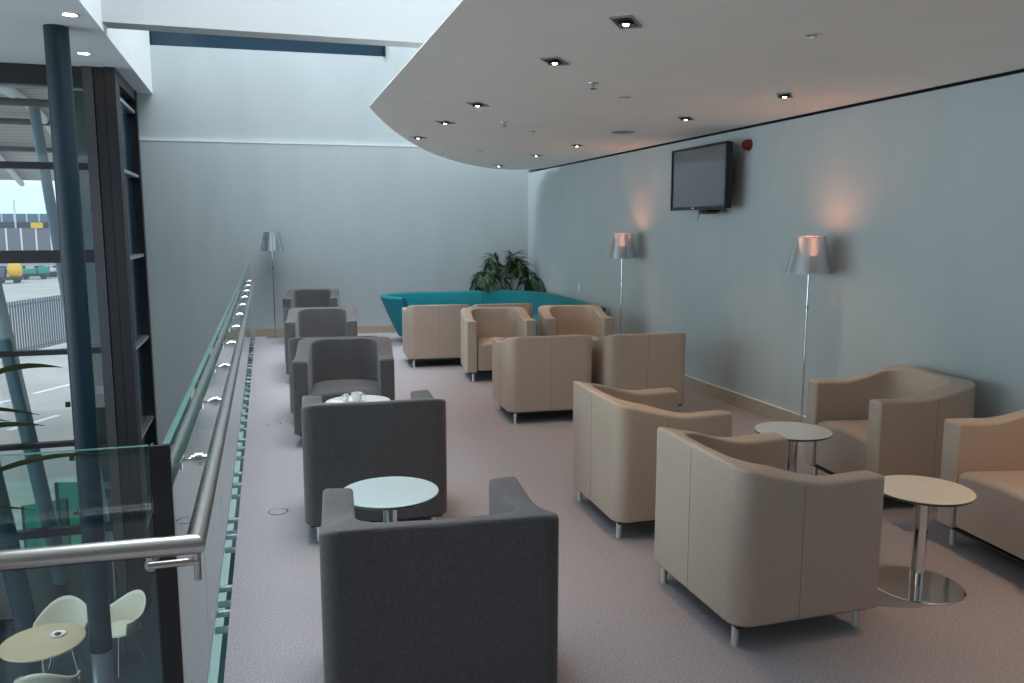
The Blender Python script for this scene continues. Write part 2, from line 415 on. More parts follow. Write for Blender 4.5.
for i, y in enumerate(seams[1:-1]):
    m = MB(); m.mitre([(XG+.008, y, zr-.045), (XL, y, zr-.045), (XL, y, zr-.015)], .0075, 10)
    m.cyl((XG+.020, y, zr-.045), (XG+.032, y, zr-.045), .014, n=18); m.cyl((XG+.0085, y, zr-.045), (XG+.020, y, zr-.045), .022, n=18); m.cyl((XG-.020, y, zr-.045), (XG-.0085, y, zr-.045), .022, n=18)
    m.cyl((XL, y, zr-.045), (XL, y, zr-.075), .008, n=10)
    m.build('bracket', 'chrome', hr)
m = MB(); m.cyl((-.075, YN-.075, zr-.05), (XL+.005, YN-.075, zr-.05), .009, n=12); m.cyl((XL, YN-.075, zr-.095), (XL, YN-.075, zr-.015), .008, n=10); m.cyl((-.07, YN-.075, zr-.05), (-.07, YN+.03, zr-.05), .014, n=16)
m.build('bracket', 'steel', hr)

# ------------------------------------------------------------------ armchairs
W, D = .372, .325
DD = {'dark': .345, 'tan': .328}
HB, HA = .735, .648
def htop(y): return HA+(HB-HA)*max(0, 1-(D-y)/(2*D)/.60)**1.45+.006*sstep((-y-.05)/.25)
def sstep(t): t = max(0, min(1, t)); return t*t*(3-2*t)
def chair_mesh(ro=.08):
    ri = .13
    wi, yi, yf = W-.112, D-.062, -D
    out, inn = [], []
    n1, n2, n3 = 14, 8, 6
    for i in range(n1): t = i/n1; out.append((W, yf+t*(D-ro-yf))); inn.append((wi, yf+t*(yi-ri-yf)))
    for i in range(n2+1):
        a = PI/2*i/n2
        out.append((W-ro+ro*math.cos(a), D-ro+ro*math.sin(a))); inn.append((wi-ri+ri*math.cos(a), yi-ri+ri*math.sin(a)))
    for i in range(1, n3):
        t = i/n3*.5*2
        out.append(((W-ro)*(1-t), D)); inn.append(((wi-ri)*(1-t), yi))
    out.append((0, D)); inn.append((0, yi))
    o2 = out+[(-x, y) for x, y in out[-2::-1]]; i2 = inn+[(-x, y) for x, y in inn[-2::-1]]
    m = MB(); vs = []; fs = []
    r = .016; K = 4
    sec = 2+2*(K+1)
    for (xo, yo), (xi, yi_) in zip(o2, i2):
        h = htop(yo)
        hi = h-.004
        d = Vector((xo-xi, yo-yi_)); d.normalize()
        vs.append((xo, yo, .10))
        for k in range(K+1):
            a = PI/2*k/K
            vs.append((xo-d.x*r*(1-math.cos(a)), yo-d.y*r*(1-math.cos(a)), h-r+r*math.sin(a)))
        for k in range(K+1):
            a = PI/2*(1-k/K)
            vs.append((xi+d.x*r*(1-math.cos(a)), yi_+d.y*r*(1-math.cos(a)), hi-r+r*math.sin(a)))
        back = sstep((yi_-.05)/(yi-.05))
        vs.append((xi, yi_-.07*back, .10))
    N = len(o2)
    for i in range(N-1):
        for k in range(sec-1): fs.append((i*sec+k, i*sec+k+1, (i+1)*sec+k+1, (i+1)*sec+k))
        fs.append((i*sec+sec-1, i*sec, (i+1)*sec, (i+1)*sec+sec-1))
    fs.append(tuple(range(sec))[::-1]); fs.append(tuple((N-1)*sec+k for k in range(sec)))
    m.add(vs, fs, True)
    return m
def seat_mesh():
    m = MB(); nx, ny = 12, 10; w = W-.117; y0, y1 = -D+.012, D-.09
    def top(x, y): return .405+.018*(1-(x/w)**2)-.02*((y-y0)/(y1-y0))-.02*max(0, 1-(y-y0)/.03)
    vs = []
    for j in range(ny+1):
        for i in range(nx+1):
            x = -w+2*w*i/nx; y = y0+(y1-y0)*(j/ny)**1.6
            vs.append((x, y, top(x, y)))
    fs = [(j*(nx+1)+i, j*(nx+1)+i+1, (j+1)*(nx+1)+i+1, (j+1)*(nx+1)+i) for j in range(ny) for i in range(nx)]
    b = len(vs)
    ring = [(i, 0) for i in range(nx+1)]+[(nx, j) for j in range(1, ny+1)]+[(i, ny) for i in range(nx-1, -1, -1)]+[(0, j) for j in range(ny-1, 0, -1)]
    ids = [j*(nx+1)+i for i, j in ring]
    for q in ids: vs.append((vs[q][0], vs[q][1], .115))
    n = len(ids)
    for k in range(n): fs.append((ids[k], b+k, b+(k+1) % n, ids[(k+1) % n]))
    fs.append(tuple(b+k for k in range(n))[::-1])
    m.add(vs, fs, True)
    return m
def seam_mesh(kind):
    m = MB(); r = .0013
    L = []
    if kind == 'back':
        for x in (0,): L.append([(x, D+.0003, .105), (x, D+.0003, htop(D)-.015)])
    else:
        for s in (-1, 1): L.append([(s*(W+.0003), .045, .105), (s*(W+.0003), .045, htop(.045)-.015)])
    return [MB().tube(p, r, 6) for p in L]
def make_chair(cloth, seamm, seams_on, ro):
    global D
    D = DD[cloth]
    t = empty('armchair')
    chair_mesh(ro).build('backrest', cloth, t, bevel=.018, seg=3)
    seat_mesh().build('seat', cloth, t, bevel=.02, seg=3)
    MB().box(-W+.03, W-.03, -D+.03, D-.03, .088, .102).build('base', 'black', t)
    for x in (-.30, .30):
        for y in (-.28, .28): MB().cyl((x, y, 0), (x, y, .09), .0145, n=18).build('leg', 'legmetal', t)
    for k in (('back', 'side') if seams_on else ('side',)):
        for s in seam_mesh(k): s.build('seam', seamm, t)
    return t
protos = {'dark': make_chair('dark', 'darkseam', False, .06), 'tan': make_chair('tan', 'tanseam', True, .08)}
used = set()
def chair(kind, x, y, face, label, sx=1.0):
    """face: heading in degrees of the open front; 0 = +Y, 90 = -X ..."""
    p = protos[kind]
    o = p if kind not in used else copy_tree(p)
    used.add(kind)
    o.location = (x, y, 0); o.rotation_euler = (0, 0, R(face+180))
    tag(o, label, 'armchair', 'charcoal fabric armchairs' if kind == 'dark' else 'beige upholstered armchairs')
    return o
def at_back(kind, x0, x1, y, rz, label):      # seen from behind: back top edge from x0 to x1 at depth y
    a = R(rz); cx_ = (x0+x1)/2
    return chair(kind, cx_-math.sin(a)*DD[kind], y+math.cos(a)*DD[kind], rz, label)
at_back('dark', .135, .872, 2.335, -5, 'charcoal fabric armchair nearest the camera, seen from behind')
at_back('dark', .17, .912, 4.14, -3, 'charcoal fabric armchair turned away behind the empty white round table tinted with the skylight reflection')
chair('dark', .605, 6.42, 173, 'charcoal fabric armchair facing the table with the coffee cup')
at_back('dark', .19, .93, 6.80, -6, 'charcoal armchair back to back with the one facing the coffee table, mostly hidden')
chair('dark', .625, 9.06, 174, 'charcoal armchair facing the camera, second front-facing one from the back wall')
at_back('dark', .245, .95, 9.46, -6, 'charcoal armchair turned away, only its top edge showing before the farthest charcoal one')
chair('dark', .70, 12.05, 172, 'farthest charcoal armchair, facing the camera in front of the back wall')
chair('tan', 2.003, 2.93, -90.5, 'nearest beige armchair, left of the cream round table with chrome base')
chair('tan', 2.045, 4.09, -92, 'beige armchair behind the nearest beige one, left of the white table')
chair('tan', 3.655, 4.04, 85, 'beige armchair against the right wall beside the white round table')
chair('tan', 3.61, 2.88, 84, 'beige armchair cut off by the right edge of the photo')
at_back('tan', 1.915, 2.66, 6.33, -4, 'beige armchair seen from behind in the middle of the room')
at_back('tan', 2.75, 3.50, 6.24, -3, 'beige armchair seen from behind in the middle of the room, next to the right wall')
chair('tan', 2.46, 8.58, 173, 'beige armchair facing the camera in the middle group, left one')
chair('tan', 3.36, 8.56, 171, 'beige armchair with warm lit back facing the camera beside the far wall lamp')
at_back('tan', 1.60, 2.36, 9.34, -4, 'leftmost beige armchair turned towards the teal sofa')
at_back('tan', 2.39, 3.10, 9.26, -3, 'beige armchair turned towards the sofa, half hidden beside the leftmost beige one')

# ------------------------------------------------------------------ round pedestal tables
def table(x, y, label, top='tabletop', r=.215, rb=.165, h=.46):
    t = empty('side_table', (x, y, 0), label=label, cat='table', group='round pedestal tables')
    MB().lathe([(0, 0), (rb, 0), (rb, .005), (rb-.006, .009), (.03, .013), (0, .014)], n=64).build('base', 'chrome', t)
    MB().cyl((0, 0, .012), (0, 0, h-.02), .031, n=36).build('column', 'chrome', t)
    MB().box(-.07, .07, -.07, .07, h-.022, h-.0165).build('bracket', 'chrome', t)
    MB().lathe([(0, h-.016), (r-.008, h-.016), (r, h-.010), (r, h-.003)], n=72).build('rim', 'edge', t)
    MB().lathe([(r, h-.003), (r-.002, h), (0, h)], n=72).build('table_top', top, t)
    return t
table(2.81, 2.861, 'cream topped round table with chrome disc base at the right', 'tabletopw', .21, .20)
table(2.918, 3.957, 'white round table beside the standing lamp in front of the wall armchair', 'tabletop', .215)
table(.513, 3.53, 'white round table tinted with the blue skylight reflection between the two nearest charcoal armchairs', 'tabletop_skyrefl', .218)
table(.60, 5.50, 'white round table holding the coffee cup', 'tabletop', .218)

# coffee things
cx, cy, cz = .57, 5.47, .46
s = empty('saucer', (cx, cy, cz), label='white china saucer under the coffee cup', cat='saucer')
MB().lathe([(0, 0), (.035, 0), (.04, .003), (.078, .014), (.077, .016), (.04, .006), (0, .005)], n=40).build('dish', 'ceramic', s)
k = empty('cup', (cx+.018, cy, cz+.006), label='white coffee cup standing on a saucer', cat='cup')
MB().lathe([(0, 0), (.022, 0), (.024, .006), (.034, .03), (.038, .06), (.0355, .06), (.031, .03), (.02, .008), (0, .007)], n=36).build('bowl', 'ceramic', k)
MB().tube([(.036, 0, .05)]+[(.038+.02*math.sin(a), 0, .035+.016*math.cos(a)) for a in [PI*i/6 for i in range(7)]]+[(.033, 0, .018)], .003, 8).build('handle', 'ceramic', k)
k = empty('milk_jug', (cx-.052, cy+.005, cz+.014), label='small white milk jug left of the coffee cup', cat='jug')
MB().lathe([(0, 0), (.016, 0), (.02, .015), (.015, .035), (.018, .045), (.016, .045), (.013, .035), (.017, .015), (0, .004)], n=28).build('body', 'ceramic', k)
MB().tube([(-.016, 0, .038), (-.028, 0, .034), (-.028, 0, .016), (-.018, 0, .012)], .0025, 8).build('handle', 'ceramic', k)
nk = MB(); nn = 9
vs = [(-.05+.1*i/(nn-1), -.035+.07*j/(nn-1), .004+.022*abs(math.sin(i*1.3+j*.9))*(1-i/(nn+4))) for i in range(nn) for j in range(nn)]
vb = [(x, y, .001) for x, y, z in vs]
q = nn*nn
fs = [(i*nn+j, (i+1)*nn+j, (i+1)*nn+j+1, i*nn+j+1) for i in range(nn-1) for j in range(nn-1)]
fb = [tuple(q+x for x in f[::-1]) for f in fs]
rg = [i*nn for i in range(nn)]+[(nn-1)*nn+j for j in range(1, nn)]+[i*nn+nn-1 for i in range(nn-2, -1, -1)]+[j for j in range(nn-2, 0, -1)]
fr = [(rg[(a+1) % len(rg)], rg[a], q+rg[a], q+rg[(a+1) % len(rg)]) for a in range(len(rg))]
nk.add(vs+vb, fs+fb+fr, True)
tag(nk.build('napkin', 'napkin', loc=(cx-.10, cy-.01, cz+.001)), 'crumpled white paper napkin beside the saucer', 'napkin')

# ------------------------------------------------------------------ floor lamps
def lamp(x, y, lit, label, lean=0):
    t = empty('floor_lamp', (x, y, 0), label=label, cat='lamp', group='silver shaded floor lamps')
    t.rotation_euler = (0, R(lean), 0)
    MB().lathe([(0, 0), (.14, 0), (.14, .008), (.135, .012), (.015, .02), (0, .02)], n=48).build('base', 'chrome', t)
    MB().cyl((0, 0, .015), (0, 0, 1.34), .0085, n=16).build('pole', 'chrome', t)
    MB().cyl((0, 0, 1.02), (0, 0, 1.05), .012, n=16).build('dimmer', 'steel', t)
    MB().lathe([(.168, 1.285), (.108, 1.56), (.106, 1.56), (.166, 1.285), (.168, 1.285)], n=64).build('lamp_shade', 'shade', t)
    MB().lathe([(0, 1.42), (.05, 1.42), (.068, 1.45), (.088, 1.548), (.086, 1.548), (.066, 1.455), (.0, 1.428)], n=48).build('diffuser', 'shade_in' if lit else 'shade_off', t)
    MB().cyl((0, 0, 1.335), (0, 0, 1.42), .022, n=20).build('socket', 'chrome', t)
    for a in range(3):
        c_, s_ = math.cos(2*PI*a/3), math.sin(2*PI*a/3)
        MB().tube([(0, 0, 1.34), (c_*.14, s_*.14, 1.36)], .003, 6).build('spoke', 'chrome', t)
    if lit:
        for zz, e in ((1.47, .75), (1.36, .35)):
            l = bpy.data.lights.new('lamp_bulb', 'POINT'); l.energy = e; l.color = (1, .5, .22); l.shadow_soft_size = .03
            lo = bpy.data.objects.new('lamp_bulb', l); COL.objects.link(lo); lo.parent = t; lo.location = (0, 0, zz)
    return t
lamp(.185, 12.62, False, 'unlit silver floor lamp beside the back wall at the end of the balustrade')
lamp(3.90, 8.49, True, 'lit silver floor lamp by the right wall, the farther one')
lamp(3.90, 5.19, True, 'lit silver floor lamp by the right wall, the nearer larger looking one')

# ------------------------------------------------------------------ teal sofa
def sofa_path(n=60):
    P = bez((1.83, 11.10), (1.48, 11.45), (1.50, 12.05), (2.20, 12.08), 18)
    P += [(2.2+.055*i, 12.08) for i in range(1, 20)]
    P += bez((3.28, 12.08), (3.72, 12.05), (4.03, 11.8), (4.08, 11.2), 16)
    P += [(4.08, 11.2-.1*i) for i in range(1, 20)]
    return P
sp = sofa_path()
sofa = empty('sofa', (2.9, 11.6, 0), label='long teal curved banquette sofa in the far right corner', cat='sofa')
def off(i):
    a = Vector(sp[max(0, i-1)]); b = Vector(sp[min(len(sp)-1, i+1)]); d = (b-a).normalized()
    return Vector((d.y, -d.x))      # inward normal (towards the seats)
def sofa_shell(i0, i1):
    m = MB(); vs = []; fs = []
    sec0 = [(.30, .09), (.26, .09), (.19, .22), (.10, .42), (.035, .58), (.005, .65), (.02, .675), (.06, .68), (.10, .665), (.135, .60), (.185, .45), (.22, .34), (.30, .30)]
    n = len(sec0)
    for i in range(i0, i1+1):
        p = Vector(sp[i]); q_ = off(i)
        tail = sstep((i-(len(sp)-19))/19)      # end of the wall run drops lower
        hs = 1-.05*tail
        for d, z in sec0: 
            v = p+q_*d; vs.append((v.x-2.9, v.y-11.6, .09+(z-.09)*hs))
    for i in range(i1-i0):
        for k in range(n-1): fs.append((i*n+k, i*n+k+1, (i+1)*n+k+1, (i+1)*n+k))
        fs.append((i*n+n-1, i*n, (i+1)*n, (i+1)*n+n-1))
    fs.append(tuple(range(n))[::-1]); fs.append(tuple((i1-i0)*n+k for k in range(n)))
    m.add(vs, fs, True); return m
sofa_shell(0, 36).build('backrest', 'teal', sofa, bevel=.01, seg=2)
sofa_shell(36, len(sp)-1).build('backrest', 'teal', sofa, bevel=.01, seg=2)
# seat: a band inside the backrest
def sofa_seat(i0, i1):
    m = MB(); vs = []; fs = []
    sec = [(.24, .12), (.24, .37), (.30, .385), (.62, .385), (.66, .36), (.66, .15), (.62, .12)]; n = len(sec)
    idx = list(range(i0, i1+1))
    for i in idx:
        p = Vector(sp[i]); q_ = off(i)
        for d, z in sec:
            v = p+q_*min(d, .66); vs.append((v.x-2.9, v.y-11.6, z))
    for i in range(len(idx)-1):
        for k in range(n-1): fs.append((i*n+k, i*n+k+1, (i+1)*n+k+1, (i+1)*n+k))
        fs.append((i*n+n-1, i*n, (i+1)*n, (i+1)*n+n-1))
    fs.append(tuple(range(n))[::-1]); fs.append(tuple((len(idx)-1)*n+k for k in range(n)))
    m.add(vs, fs, True); return m
sofa_seat(10, 36).build('seat', 'teal', sofa, bevel=.01, seg=2)
sofa_seat(36, len(sp)-1).build('seat', 'teal', sofa, bevel=.01, seg=2)
for i in (2, 18, 34, 40, 52, len(sp)-3):
    p = Vector(sp[i])+off(i)*.30
    MB().cyl((p.x-2.9, p.y-11.6, 0), (p.x-2.9, p.y-11.6, .10), .018, n=14).build('leg', 'chrome', sofa)
    p = Vector(sp[i])+off(i)*.58
    if i > 10: MB().cyl((p.x-2.9, p.y-11.6, 0), (p.x-2.9, p.y-11.6, .13), .018, n=14).build('leg', 'chrome', sofa)

# ------------------------------------------------------------------ palms
def frond(root_pt, direction, length, rise, droop, width, nleaf, leafw=.012, seed=0, m=None, rach=.005, start=.25, hang=.3):
    """arching rachis with drooping leaflets on both sides; returns builder"""
    rnd = random.Random(seed); m = m or MB()
    d = Vector((math.cos(direction), math.sin(direction), 0)); side = Vector((-d.y, d.x, 0))
    P = []
    N = 16
    for i in range(N+1):
        t = i/N
        P.append(Vector(root_pt)+d*(length*t)+Vector((0, 0, rise*math.sin(min(1, t*1.1)*PI*.55)-droop*t*t*t)))
    m.tube(P, [rach*(1-.75*i/N) for i in range(N+1)], 6)
    for k in range(nleaf):
        t = start+(1-start)*k/(nleaf-1); f = t*N; i = min(N-1, int(f)); p = P[i].lerp(P[i+1], f-i)
        tan = (P[i+1]-P[i]).normalized()
        L = width*(math.sin(PI*(.12+.80*(t-start)/(1-start)))*.85+.15)*rnd.uniform(.85, 1.1)
        for s in (-1, 1):
            dr = (side*s*1.0+tan*rnd.uniform(.55, .95)+Vector((0, 0, rnd.uniform(.0, .25)))).normalized()
            a = p; pts = []
            for j in range(5):
                u = j/4; pts.append(a+dr*(L*u)+Vector((0, 0, -L*hang*u*u)))
            nrm = dr.cross(Vector((0, 0, 1))).normalized()
            vs = []
            for j, q_ in enumerate(pts):
                wv = leafw*math.sin(PI*(.12+.86*j/4))
                lift = Vector((0, 0, wv*.5))
                vs += [q_-nrm*wv+lift, q_, q_+nrm*wv+lift]
            o0 = len(vs)
            fs = []
            for j in range(4):
                fs += [(j*3, j*3+1, j*3+4, j*3+3), (j*3+1, j*3+2, j*3+5, j*3+4)]
            m.add(vs, fs, True)
    return m
pp = empty('potted_palm', (3.70, 12.35, 0), label='bushy green palm behind the teal sofa in the corner', cat='plant')
MB().lathe([(0, 0), (.10, 0), (.115, .015), (.14, .30), (.13, .30), (.125, .26), (0, .26)], n=36).build('pot', 'pot', pp)
MB().lathe([(.127, .26), (.06, .275), (0, .28)], n=24).build('soil', 'soil', pp)
rs = random.Random(3)
dirs = [(178, .50, .56, .34, 1), (205, .50, .42, .30, 2), (160, .34, .70, .22, 3), (222, .34, .66, .30, 4), (250, .24, .62, .16, 5), (275, .22, .70, .14, 6), (300, .26, .62, .18, 7), (325, .42, .40, .30, 8), (350, .34, .62, .40, 9), (190, .28, .78, .18, 10), (280, .22, .80, .15, 11), (235, .30, .44, .20, 12), (312, .30, .72, .20, 13), (300, .68, .42, .16, 16), (318, .50, .50, .20, 17), (212, .58, .50, .16, 18), (255, .34, .58, .10, 19), (150, .45, .35, .22, 14), (8, .36, .40, .34, 15)]
for a, L, rise, dr, sd in dirs:
    base = (rs.uniform(-.04, .04), rs.uniform(-.04, .04), .28)
    f = frond(base, R(a), L*1.1, rise+.26, dr+.1, .27, 20, .0125, sd, rach=.006, start=.42)
    f.v = [(min(x, XR-3.70-.02), min(y, yb(3.8)-12.35-.02), z) for x, y, z in f.v]
    f.build('frond', 'leaf', pp)
# palm at the left, its leaves reach into view
np_ = empty('potted_palm', (-1.02, 1.30, 0), label='palm at the left edge of the photo, only long leaf tips in view', cat='plant')
MB().lathe([(0, 0), (.15, 0), (.165, .015), (.2, .40), (.185, .40), (.18, .35), (0, .35)], n=36).build('pot', 'pot', np_)
MB().lathe([(.182, .35), (.08, .37), (0, .375)], n=24).build('soil', 'soil', np_)
for a, L, rise, dr, sd in [(120, .6, 1.0, .5, 24), (190, .6, 1.0, .4, 25), (235, .6, 1.0, .5, 26), (165, .3, 1.05, .2, 27)]:
    frond((rs.uniform(-.03, .03), rs.uniform(-.03, .03), .36), R(a), L, rise, dr, .24, 14, .0055, sd, rach=.0045, start=.5).build('frond', 'leafnear', np_)
def blade(m, a, b, sag, w):
    """one long leaflet from a to b with a V fold"""
    a = Vector(a); b = Vector(b); vs = []; N = 8
    sd = (b-a).cross(Vector((0, .5, 1))).normalized()
    for j in range(N+1):
        u = j/N; c_ = a.lerp(b, u)+Vector((0, 0, sag*math.sin(PI*u))); ww = w*math.sin(PI*(.10+.89*u))
        vs += [c_-sd*ww+Vector((0, 0, ww*.5)), c_, c_+sd*ww+Vector((0, 0, ww*.5))]
    m.add(vs, [q for j in range(N) for q in ((j*3, j*3+1, j*3+4, j*3+3), (j*3+1, j*3+2, j*3+5, j*3+4))], True)
def long_frond(ang, ends, zs, seed):
    """frond arching out of the pot; its leaflets fan towards the handrail"""
    m = MB(); bx, bz = ends
    P = [Vector((0, 0, .36)).lerp(Vector((bx*.25, 0, bz)), t)+Vector((bx*.75*t**3, 0, .03*math.sin(PI*t))) for t in [i/14 for i in range(15)]]
    ca, sa = math.cos(ang), math.sin(ang)
    P = [Vector((p.x*ca, p.x*sa, p.z)) for p in P]
    m.tube(P, [.006-.004*i/14 for i in range(15)], 6)
    for i, (dx, dz, L, sag) in enumerate(zs):
        p = P[max(6, 14-i)]
        b_ = p+Vector((dx*ca, dx*sa, dz))*L
        blade(m, p, b_, sag, .012)
        b2 = p+Vector((-dx*.2, .9*abs(dx), dz))*L*.8
        blade(m, p, b2, sag, .011)
    m.build('frond', 'leafnear', np_)
long_frond(R(16), (.60, 1.375), [(1, .12, .13, .01), (1, .0, .15, .012), (1, -.1, .17, .012), (.95, -.25, .16, .012), (.8, -.5, .15, .01), (.7, .4, .14, .01)], 1)
long_frond(R(12), (.58, 1.225), [(1, .12, .20, .012), (1, .0, .19, .016), (1, -.12, .17, .016), (.95, -.22, .20, .022), (1, .28, .20, .012), (.85, -.5, .16, .014), (.7, .5, .18, .01)], 2)
long_frond(R(9), (.56, 1.30), [(1, .1, .14, .01), (1, -.1, .17, .012), (.95, -.3, .16, .012), (.8, .4, .14, .01)], 4)
long_frond(R(22), (.50, 1.32), [(1, -.1, .20, .012), (.9, -.35, .20, .016), (.8, .3, .18, .01)], 3)

# ------------------------------------------------------------------ television, alarm, switch, floor discs
tv = empty('television', (3.95, 6.93, 2.08), label='black flat television on the right wall', cat='television')
hw, hh = .505, .292
fr_ = MB(); b = .022
fr_.box(-.022, .0, -hw, hw, hh-b, hh); fr_.box(-.022, 0, -hw, hw, -hh, -hh+b*1.4); fr_.box(-.022, 0, -hw, -hw+b, -hh+b*1.4, hh-b); fr_.box(-.022, 0, hw-b, hw, -hh+b*1.4, hh-b)
fr_.build('bezel', 'tvbody', tv)
MB().box(-.012, -.002, -hw+b, hw-b, -hh+b*1.4, hh-b).build('screen', 'tvscreen', tv)
MB().box(.0, .045, -hw+.004, hw-.004, -hh+.004, hh-.004).build('back_cover', 'tvbody', tv, bevel=.008)
MB().box(-.0235, -.0222, .04, .085, -hh+.010, -hh+.022).build('maker_mark', 'mark', tv)
m = MB(); m.lathe([(0, -.05), (.11, -.045), (.14, -.03), (.12, -.01), (0, -.004)], (0, 0, 0), 36); m.v = [(x*.6+.05, y*1.1-.12, z-hh+.006) for x, y, z in m.v]
m.build('stand_foot', 'tvbody', tv)
m = MB(); m.box(.045, .1, -.22, .22, -.2, .2); m.box(.1, .17, -.09, .09, -.1, .1); m.box(.17, .186, -.24, .24, -.16, .16)
m.build('wall_bracket', 'tvbody', tv)
MB().tube([(.02, .02, -hh), (.03, .03, -hh-.05), (.02, .045, -hh-.10)], .003, 6).build('cable', 'tvbody', tv)
al = empty('alarm_sounder', (XR, 6.41, 2.34), label='small dark red round alarm sounder on the wall right of the television', cat='alarm')
m = MB(); m.cyl((0, 0, 0), (-.02, 0, 0), .05, n=32); m.build('base', 'red', al)
m = MB(); m.tube([(-.02, 0, 0), (-.045, 0, 0), (-.06, 0, 0)], [.046, .044, .03], 32); m.build('horn', 'red', al)
sw = empty('wall_socket', (XR, 10.37, .83), label='small white switch plate low on the right wall above the sofa', cat='switch')
MB().box(-.01, 0, -.043, .043, -.055, .055).build('plate', 'plastic', sw, bevel=.003); MB().box(-.014, -.01, -.012, .012, -.02, .02).build('rocker', 'plastic', sw)
for (x, y), lb in zip(((.044, 4.74), (.062, 6.97)), ('nearer round steel floor box cover in the carpet', 'farther small round steel floor box cover in the carpet')):
    d = empty('floor_box', (x, y, 0), label=lb, cat='floor box', group='steel floor covers')
    MB().lathe([(.058, 0), (.058, .002), (.05, .003), (.05, 0)], n=40).build('rim', 'chrome', d)
    MB().lathe([(.05, 0), (.05, .0018), (0, .0018)], n=40).build('lid', 'carpet', d)

# ------------------------------------------------------------------ ceiling fittings
def rot2(v, a=R(52)): return [(1.35*x*math.cos(a)-.62*y*math.sin(a), 1.35*x*math.sin(a)+.62*y*math.cos(a), z) for x, y, z in v]
def downlight(x, y, z, label, size=.078, square=True, energy=5, spot=True):
    t = empty('downlight', (x, y, z), label=label, cat='downlight', group='recessed square downlights' if square else 'recessed round downlights')
    s = size
    if square:
        m = MB(); b = .014
        m.box(-s, s, s-b, s, -.006, 0); m.box(-s, s, -s, -s+b, -.006, 0); m.box(-s, -s+b, -s+b, s-b, -.006, 0); m.box(s-b, s, -s+b, s-b, -.006, 0)
        m.v = rot2(m.v); m.build('frame', 'sleeve', t)
        m = MB(); m.box(-s+b, s-b, -s+b, s-b, -.003, -.0005); m.v = rot2(m.v); m.build('recess', 'darkmetal', t)
        m = MB(); m.lathe([(.034, -.003), (.038, -.016), (.032, -.016), (.022, -.005), (0, -.004)], n=28); m.build('reflector', 'darkmetal', t)
        m = MB(); m.lathe([(0, -.006), (.012, -.007), (.014, -.011), (.010, -.018), (0, -.02)], n=18); m.build('bulb', 'bulb', t)
    else:
        MB().lathe([(s, 0), (s, -.006), (s*.8, -.008), (s*.8, 0)], n=36).build('frame', 'alu', t)
        MB().lathe([(s*.8, -.002), (0, -.003)], n=30).build('bulb', 'bulb', t)
    if spot:
        l = bpy.data.lights.new('downlight_beam', 'SPOT'); l.energy = energy; l.color = (1, .66, .38); l.spot_size = R(75); l.spot_blend = .8; l.shadow_soft_size = .03
        lo = bpy.data.objects.new('downlight_beam', l); COL.objects.link(lo); lo.parent = t; lo.location = (0, 0, -.03)
    return t
for i, y in enumerate((3.38, 4.26, 5.86, 6.91, 8.11)):
    downlight(1.55-.005*i, y, ZS, f'{ordn[i]} square downlight from the camera in the left ceiling row', energy=16)
for i, (x, y) in enumerate(((3.40, 4.87), (3.34, 6.10), (3.30, 8.38), (3.27, 9.66), (3.30, 11.4))):
    downlight(x, y, ZS, f'{ordn[i]} square downlight from the camera in the right ceiling row', energy=17)
downlight(3.42, 2.5, ZS, 'square downlight just outside the frame above the right tables', energy=30)
downlight(3.42, 1.6, ZS, 'square downlight above the camera side of the right wall', energy=20)
for i, (x, y, z) in enumerate(((-1.52, 8.42, ZC), (-1.73, 10.19, ZC))):
    downlight(x, y, z, ('round downlight in the left ceiling before the blue column', 'round downlight in the left ceiling behind the blue column')[i], .075, False, 10)
for i, (x, y) in enumerate(((2.0, 4.82), (2.01, 6.77), (2.076, 9.48))):
    t = empty('sprinkler', (x, y, ZS), label=f'{ordn[i]} small sprinkler head from the camera in the ceiling', cat='sprinkler', group='ceiling sprinklers')
    MB().lathe([(0, 0), (.035, 0), (.033, -.006), (.012, -.009), (0, -.009)], n=28).build('rose', 'alu', t)
    MB().cyl((0, 0, -.008), (0, 0, -.032), .008, n=12).build('nozzle', 'steel', t)
    MB().lathe([(0, -.032), (.02, -.034), (.02, -.037), (0, -.037)], n=20).build('deflector', 'darkmetal', t)
for i, (x, y) in enumerate(((2.48, 3.35), (2.415, 5.26), (2.43, 7.31), (2.48, 9.4))):
    t = empty('ceiling_sensor', (x, y, ZS), label=f'{ordn[i]} little round chrome sensor light from the camera in the ceiling', cat='sensor', group='small round ceiling sensors')
    MB().lathe([(0, 0), (.04, 0), (.04, -.005), (.028, -.010), (0, -.010)], n=30).build('ring', 'chrome', t)
    MB().lathe([(0, -.0105), (.018, -.0105), (.012, -.018), (0, -.02)], n=20).build('lens', 'plastic', t)
t = empty('ceiling_speaker', (3.265, 7.14, ZS), label='flat round grey loudspeaker grille in the ceiling near the television', cat='loudspeaker')
MB().lathe([(0, 0), (.105, 0), (.105, -.004), (.095, -.006), (0, -.006)], n=48).build('grille', 'grille', t)

# ------------------------------------------------------------------ cafe below
ct = empty('cafe_table', (-2.27, 8.93, ZL), label='round pale wood cafe table on the floor below', cat='table')
MB().lathe([(0, .72), (.385, .72), (.395, .735), (.39, .745), (0, .745)], n=64).build('table_top', 'wood', ct)
MB().cyl((0, 0, .02), (0, 0, .72), .03, n=20).build('column', 'chrome', ct)
MB().lathe([(0, 0), (.24, 0), (.24, .01), (.03, .02), (0, .02)], n=40).build('base', 'chrome', ct)
for a in (40, 160, 280):
    MB().tube([(0, 0, .55), (.2*math.cos(R(a)), .2*math.sin(R(a)), .715)], .008, 8).build('brace', 'chrome', ct)
d = empty('ashtray', (-2.15, 9.02, ZL+.745), label='small white dish on the cafe table below', cat='dish')
MB().lathe([(0, 0), (.05, 0), (.075, .018), (.072, .02), (.045, .006), (0, .006)], n=32).build('dish', 'ceramic', d)
MB().lathe([(0, .006), (.03, .006), (.03, .022), (0, .024)], n=18).build('sugar_sachets', 'red', d)
